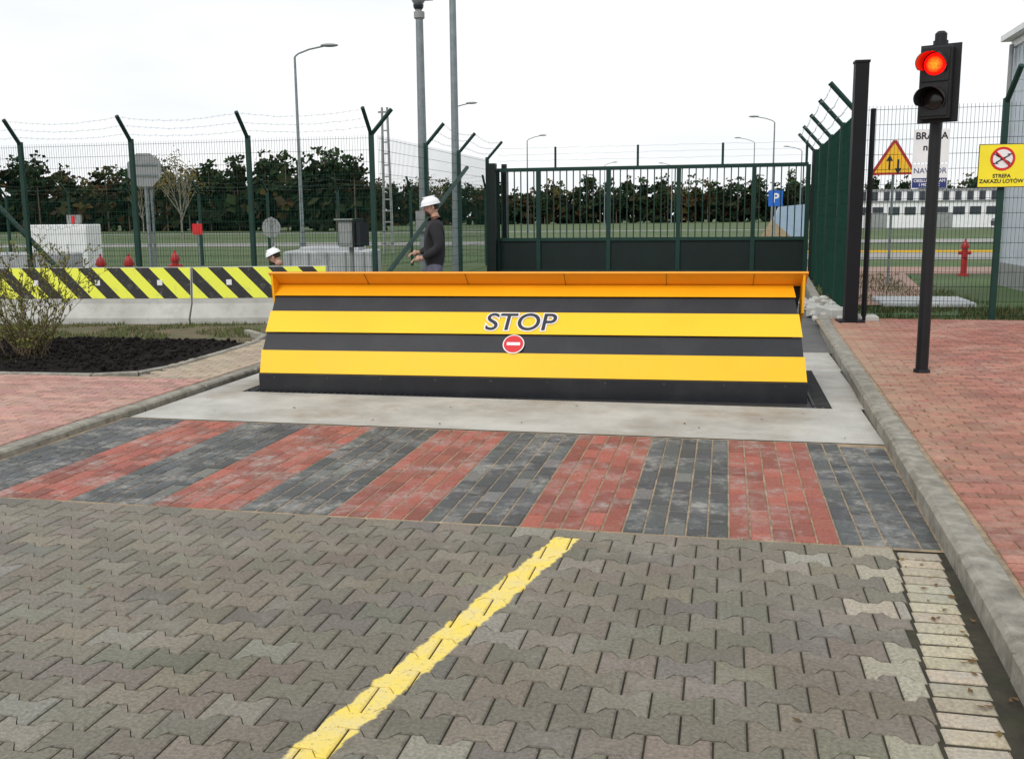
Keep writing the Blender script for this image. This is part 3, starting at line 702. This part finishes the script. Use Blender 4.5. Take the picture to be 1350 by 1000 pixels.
# ------------------------------------------------------------ people
def figure(name,loc,rz,J,E,hands,headc,headdir,matf=None):
    g_=group(name,loc,rz)
    me=bpy.data.meshes.new('tmp'); keys=list(J); me.from_pydata([J[k][:3] for k in keys],[(keys.index(a),keys.index(b)) for a,b in E],[])
    o=bpy.data.objects.new('tmp',me); S.collection.objects.link(o)
    o.modifiers.new('s','SKIN')
    for i,k in enumerate(keys):
        r=J[k][3]; me.skin_vertices[0].data[i].radius=(r,J[k][4] if len(J[k])>4 else r); me.skin_vertices[0].data[i].use_root=(k=='pelvis')
    sb=o.modifiers.new('u','SUBSURF'); sb.levels=2; sb.render_levels=2
    dg=bpy.context.evaluated_depsgraph_get(); nm=bpy.data.meshes.new_from_object(o.evaluated_get(dg)); bpy.data.objects.remove(o)
    nm.name='body'
    for k in ('jacket','trous','boot','skin'): nm.materials.append(M[k])
    for p in nm.polygons:
        p.use_smooth=True; p.material_index=matf(p.center)
    bo=bpy.data.objects.new('body',nm); S.collection.objects.link(bo); bo.parent=g_
    b=MB()
    b.ell((0,0,0),(.076,.095,.115),18,12,-1,0)
    b.ell((0,.055,-.06),(.048,.045,.055),12,8,-1,1)
    b.tube((0,.085,.02),(0,.115,-.018),.010,.017,8,0); b.ell((0,.112,-.018),(.014,.012,.011),8,6,-1,0)
    for s_ in (-1,1):
        b.ell((s_*.078,-.005,-.005),(.012,.022,.034),8,6,-1,0); b.ell((s_*.031,.086,.012),(.013,.008,.008),8,6,-1,2); b.ell((s_*.031,.092,.012),(.006,.004,.006),6,4,-1,1)
        b.box((s_*.031,.090,.032),(.032,.008,.007),1)
    b.box((0,.1,-.048),(.038,.006,.007),3)
    b.ell((0,-.022,.012),(.080,.086,.095),16,10,-.5,1)
    b.tube((0,-.01,-.06),(0,-.03,-.16),.055,.06,12,0)
    b.ell((0,-.002,.045),(.106,.130,.102),24,8,0,2)
    n=24; vs=[];fs=[]
    for i in range(n):
        a=2*math.pi*i/n; k=1.16 if math.sin(a)>.2 else 1.06
        vs+=[(.106*math.cos(a),-.002+.130*math.sin(a),.046),(.110*k*math.cos(a),-.002+.135*k*math.sin(a),.036),(.104*math.cos(a),-.002+.128*math.sin(a),.036)]
    for i in range(n):
        j=(i+1)%n; fs+=[(i*3,i*3+1,j*3+1,j*3),(i*3+1,i*3+2,j*3+2,j*3+1)]
    b.add(vs,fs,2); b.box((0,0,.141),(.03,.17,.018),2,ch=.005)
    h=b.done('head_and_helmet',['skin','hair','helmet','sred'],g_,smooth=True); h.location=headc; h.rotation_euler=(headdir[0],0,headdir[1])
    for (w,dr,side) in hands:
        b=MB(); w=Vector(w); dr=Vector(dr).normalized(); up=Vector(side).normalized(); sd=dr.cross(up).normalized()
        b.tube(w-dr*.02,w+dr*.03,.026,.034,10,0); b.ell(w+dr*.05,(.036,.036,.042),10,8,-1,0)
        for f,(o_,ln) in enumerate(((-.03,.065),(-.010,.078),(.010,.073),(.029,.058))):
            p=w+dr*.075+sd*o_; q=p+dr*ln*.5-up*.006; r_=q+dr*ln*.35-up*.022; t_=r_+dr*ln*.12-up*.022
            b.tube(p,q,.0095,.009,6,0); b.tube(q,r_,.009,.008,6,0); b.tube(r_,t_,.008,.007,6,0)
        p=w+dr*.03-sd*.03; q=p-sd*.028+dr*.03-up*.01; b.tube(p,q,.012,.010,6,0); b.tube(q,q+dr*.03-up*.008,.010,.008,6,0)
        b.done('hand',['skin'],g_,smooth=True)
    return g_
J={'pelvis':(0,0,.98,.18,.15),'sp':(0,.0,1.15,.185,.16),'ch':(0,.0,1.33,.20,.165),'nb':(0,-.02,1.50,.10),'nk':(0,.0,1.57,.062),
'sr':(.195,0,1.44,.095),'er':(.265,-.06,1.17,.075),'wr':(.20,.18,1.08,.050),'sl':(-.195,0,1.44,.095),'el':(-.265,-.05,1.16,.075),'wl':(-.20,.17,1.02,.050),
'hr':(.10,0,.90,.115),'kr':(.11,.03,.50,.088),'ar':(.11,-.02,.10,.062),'tr':(.13,.15,.045,.045),'hl':(-.10,0,.90,.115),'kl':(-.11,.05,.50,.088),'al':(-.11,.02,.10,.062),'tl':(-.13,.19,.045,.045)}
E=[('pelvis','sp'),('sp','ch'),('ch','nb'),('nb','nk'),('ch','sr'),('sr','er'),('er','wr'),('ch','sl'),('sl','el'),('el','wl'),('pelvis','hr'),('hr','kr'),('kr','ar'),('ar','tr'),('pelvis','hl'),('hl','kl'),('kl','al'),('al','tl')]
def mf(c):
    if c.z>1.56 and abs(c.x)<.1: return 3
    if c.z>.93: return 0
    if c.z>.14: return 1
    return 2
figure('worker',(-3.87,12.98,-.012),math.radians(112),J,E,[((.20,.195,1.08),(-.1,1,-.05),(0,0,1)),((-.20,.185,1.02),(.1,1,-.1),(0,0,1))],(0,.03,1.69),(math.radians(-12),math.radians(8)),matf=mf)
J2={'pelvis':(0,0,.30,.155,.14),'sp':(0,.06,.44,.16,.14),'ch':(0,.16,.59,.18,.15),'nb':(0,.22,.72,.09),'nk':(0,.25,.78,.058),
'sr':(.185,.17,.68,.085),'er':(.25,.32,.50,.06),'wr':(.14,.52,.46,.042),'sl':(-.185,.17,.68,.085),'el':(-.25,.32,.50,.06),'wl':(-.14,.52,.44,.042),
'hr':(.11,.02,.28,.11),'kr':(.18,.42,.46,.08),'ar':(.15,.20,.10,.055),'tr':(.17,.36,.045,.045),'hl':(-.11,.02,.28,.11),'kl':(-.18,.42,.44,.08),'al':(-.15,.20,.10,.055),'tl':(-.17,.36,.045,.045)}
def mf2(c):
    if c.z>.77 and abs(c.x)<.1: return 3
    if c.z<.14: return 2
    if c.z>.50 or abs(c.x)>.24 or c.y>.45 and c.z>.44: return 0
    return 1 
figure('worker',(-6.92,15.1,.0),math.radians(95),J2,E,[((.14,.535,.46),(-.1,1,-.2),(0,0,1)),((-.14,.535,.44),(.1,1,-.2),(0,0,1))],(0,.30,.93),(math.radians(-25),0),matf=mf2)
# ------------------------------------------------------------ world, sun, camera
w=bpy.data.worlds.new('World'); S.world=w; w.use_nodes=True; nt=w.node_tree; bg=nt.nodes['Background']
sk=nt.nodes.new('ShaderNodeTexSky'); sk.sky_type='NISHITA'; sk.sun_disc=False; sk.sun_elevation=math.radians(42); sk.sun_rotation=math.radians(200)
tc=nt.nodes.new('ShaderNodeTexCoord'); mp=nt.nodes.new('ShaderNodeMapping'); mp.inputs['Scale'].default_value=(1,1,3.5); nt.links.new(tc.outputs['Generated'],mp.inputs[0])
n=noi(nt,mp.outputs[0],2.2,5,.55)
cl=mixc(nt,'MIX',rng(nt,n,.35,.65),(9.8,10.05,10.4),(11.6,11.6,11.6))
c=mixc(nt,'MIX',.92,sk.outputs[0],cl)
nt.links.new(c,bg.inputs[0]); bg.inputs[1].default_value=.10
ld=bpy.data.lights.new('sun','SUN'); ld.energy=1.4; ld.angle=math.radians(18); ld.color=(1,.97,.92); lo=bpy.data.objects.new('sun',ld); S.collection.objects.link(lo)
lo.rotation_euler=(math.radians(48),0,math.radians(-20))
cd=bpy.data.cameras.new('camera'); co=bpy.data.objects.new('camera',cd); S.collection.objects.link(co); S.camera=co
cd.sensor_width=36; cd.lens=36*1300/1350; cd.clip_end=5000; cd.clip_start=.05
R=Vector((0.9777060084691713,0.20974657716676084,-0.009865818268576841)); U=Vector((-0.024710248825018495,0.16158772059883225,0.9865489405775465)); F=Vector((-0.20851945857949614,0.9643110400272837,-0.1631681754363026))
co.matrix_world=Matrix((( R.x,U.x,-F.x,0),(R.y,U.y,-F.y,0),(R.z,U.z,-F.z,1.55),(0,0,0,1)))
S.view_settings.view_transform='Standard'; S.view_settings.look='None'; S.view_settings.exposure=0
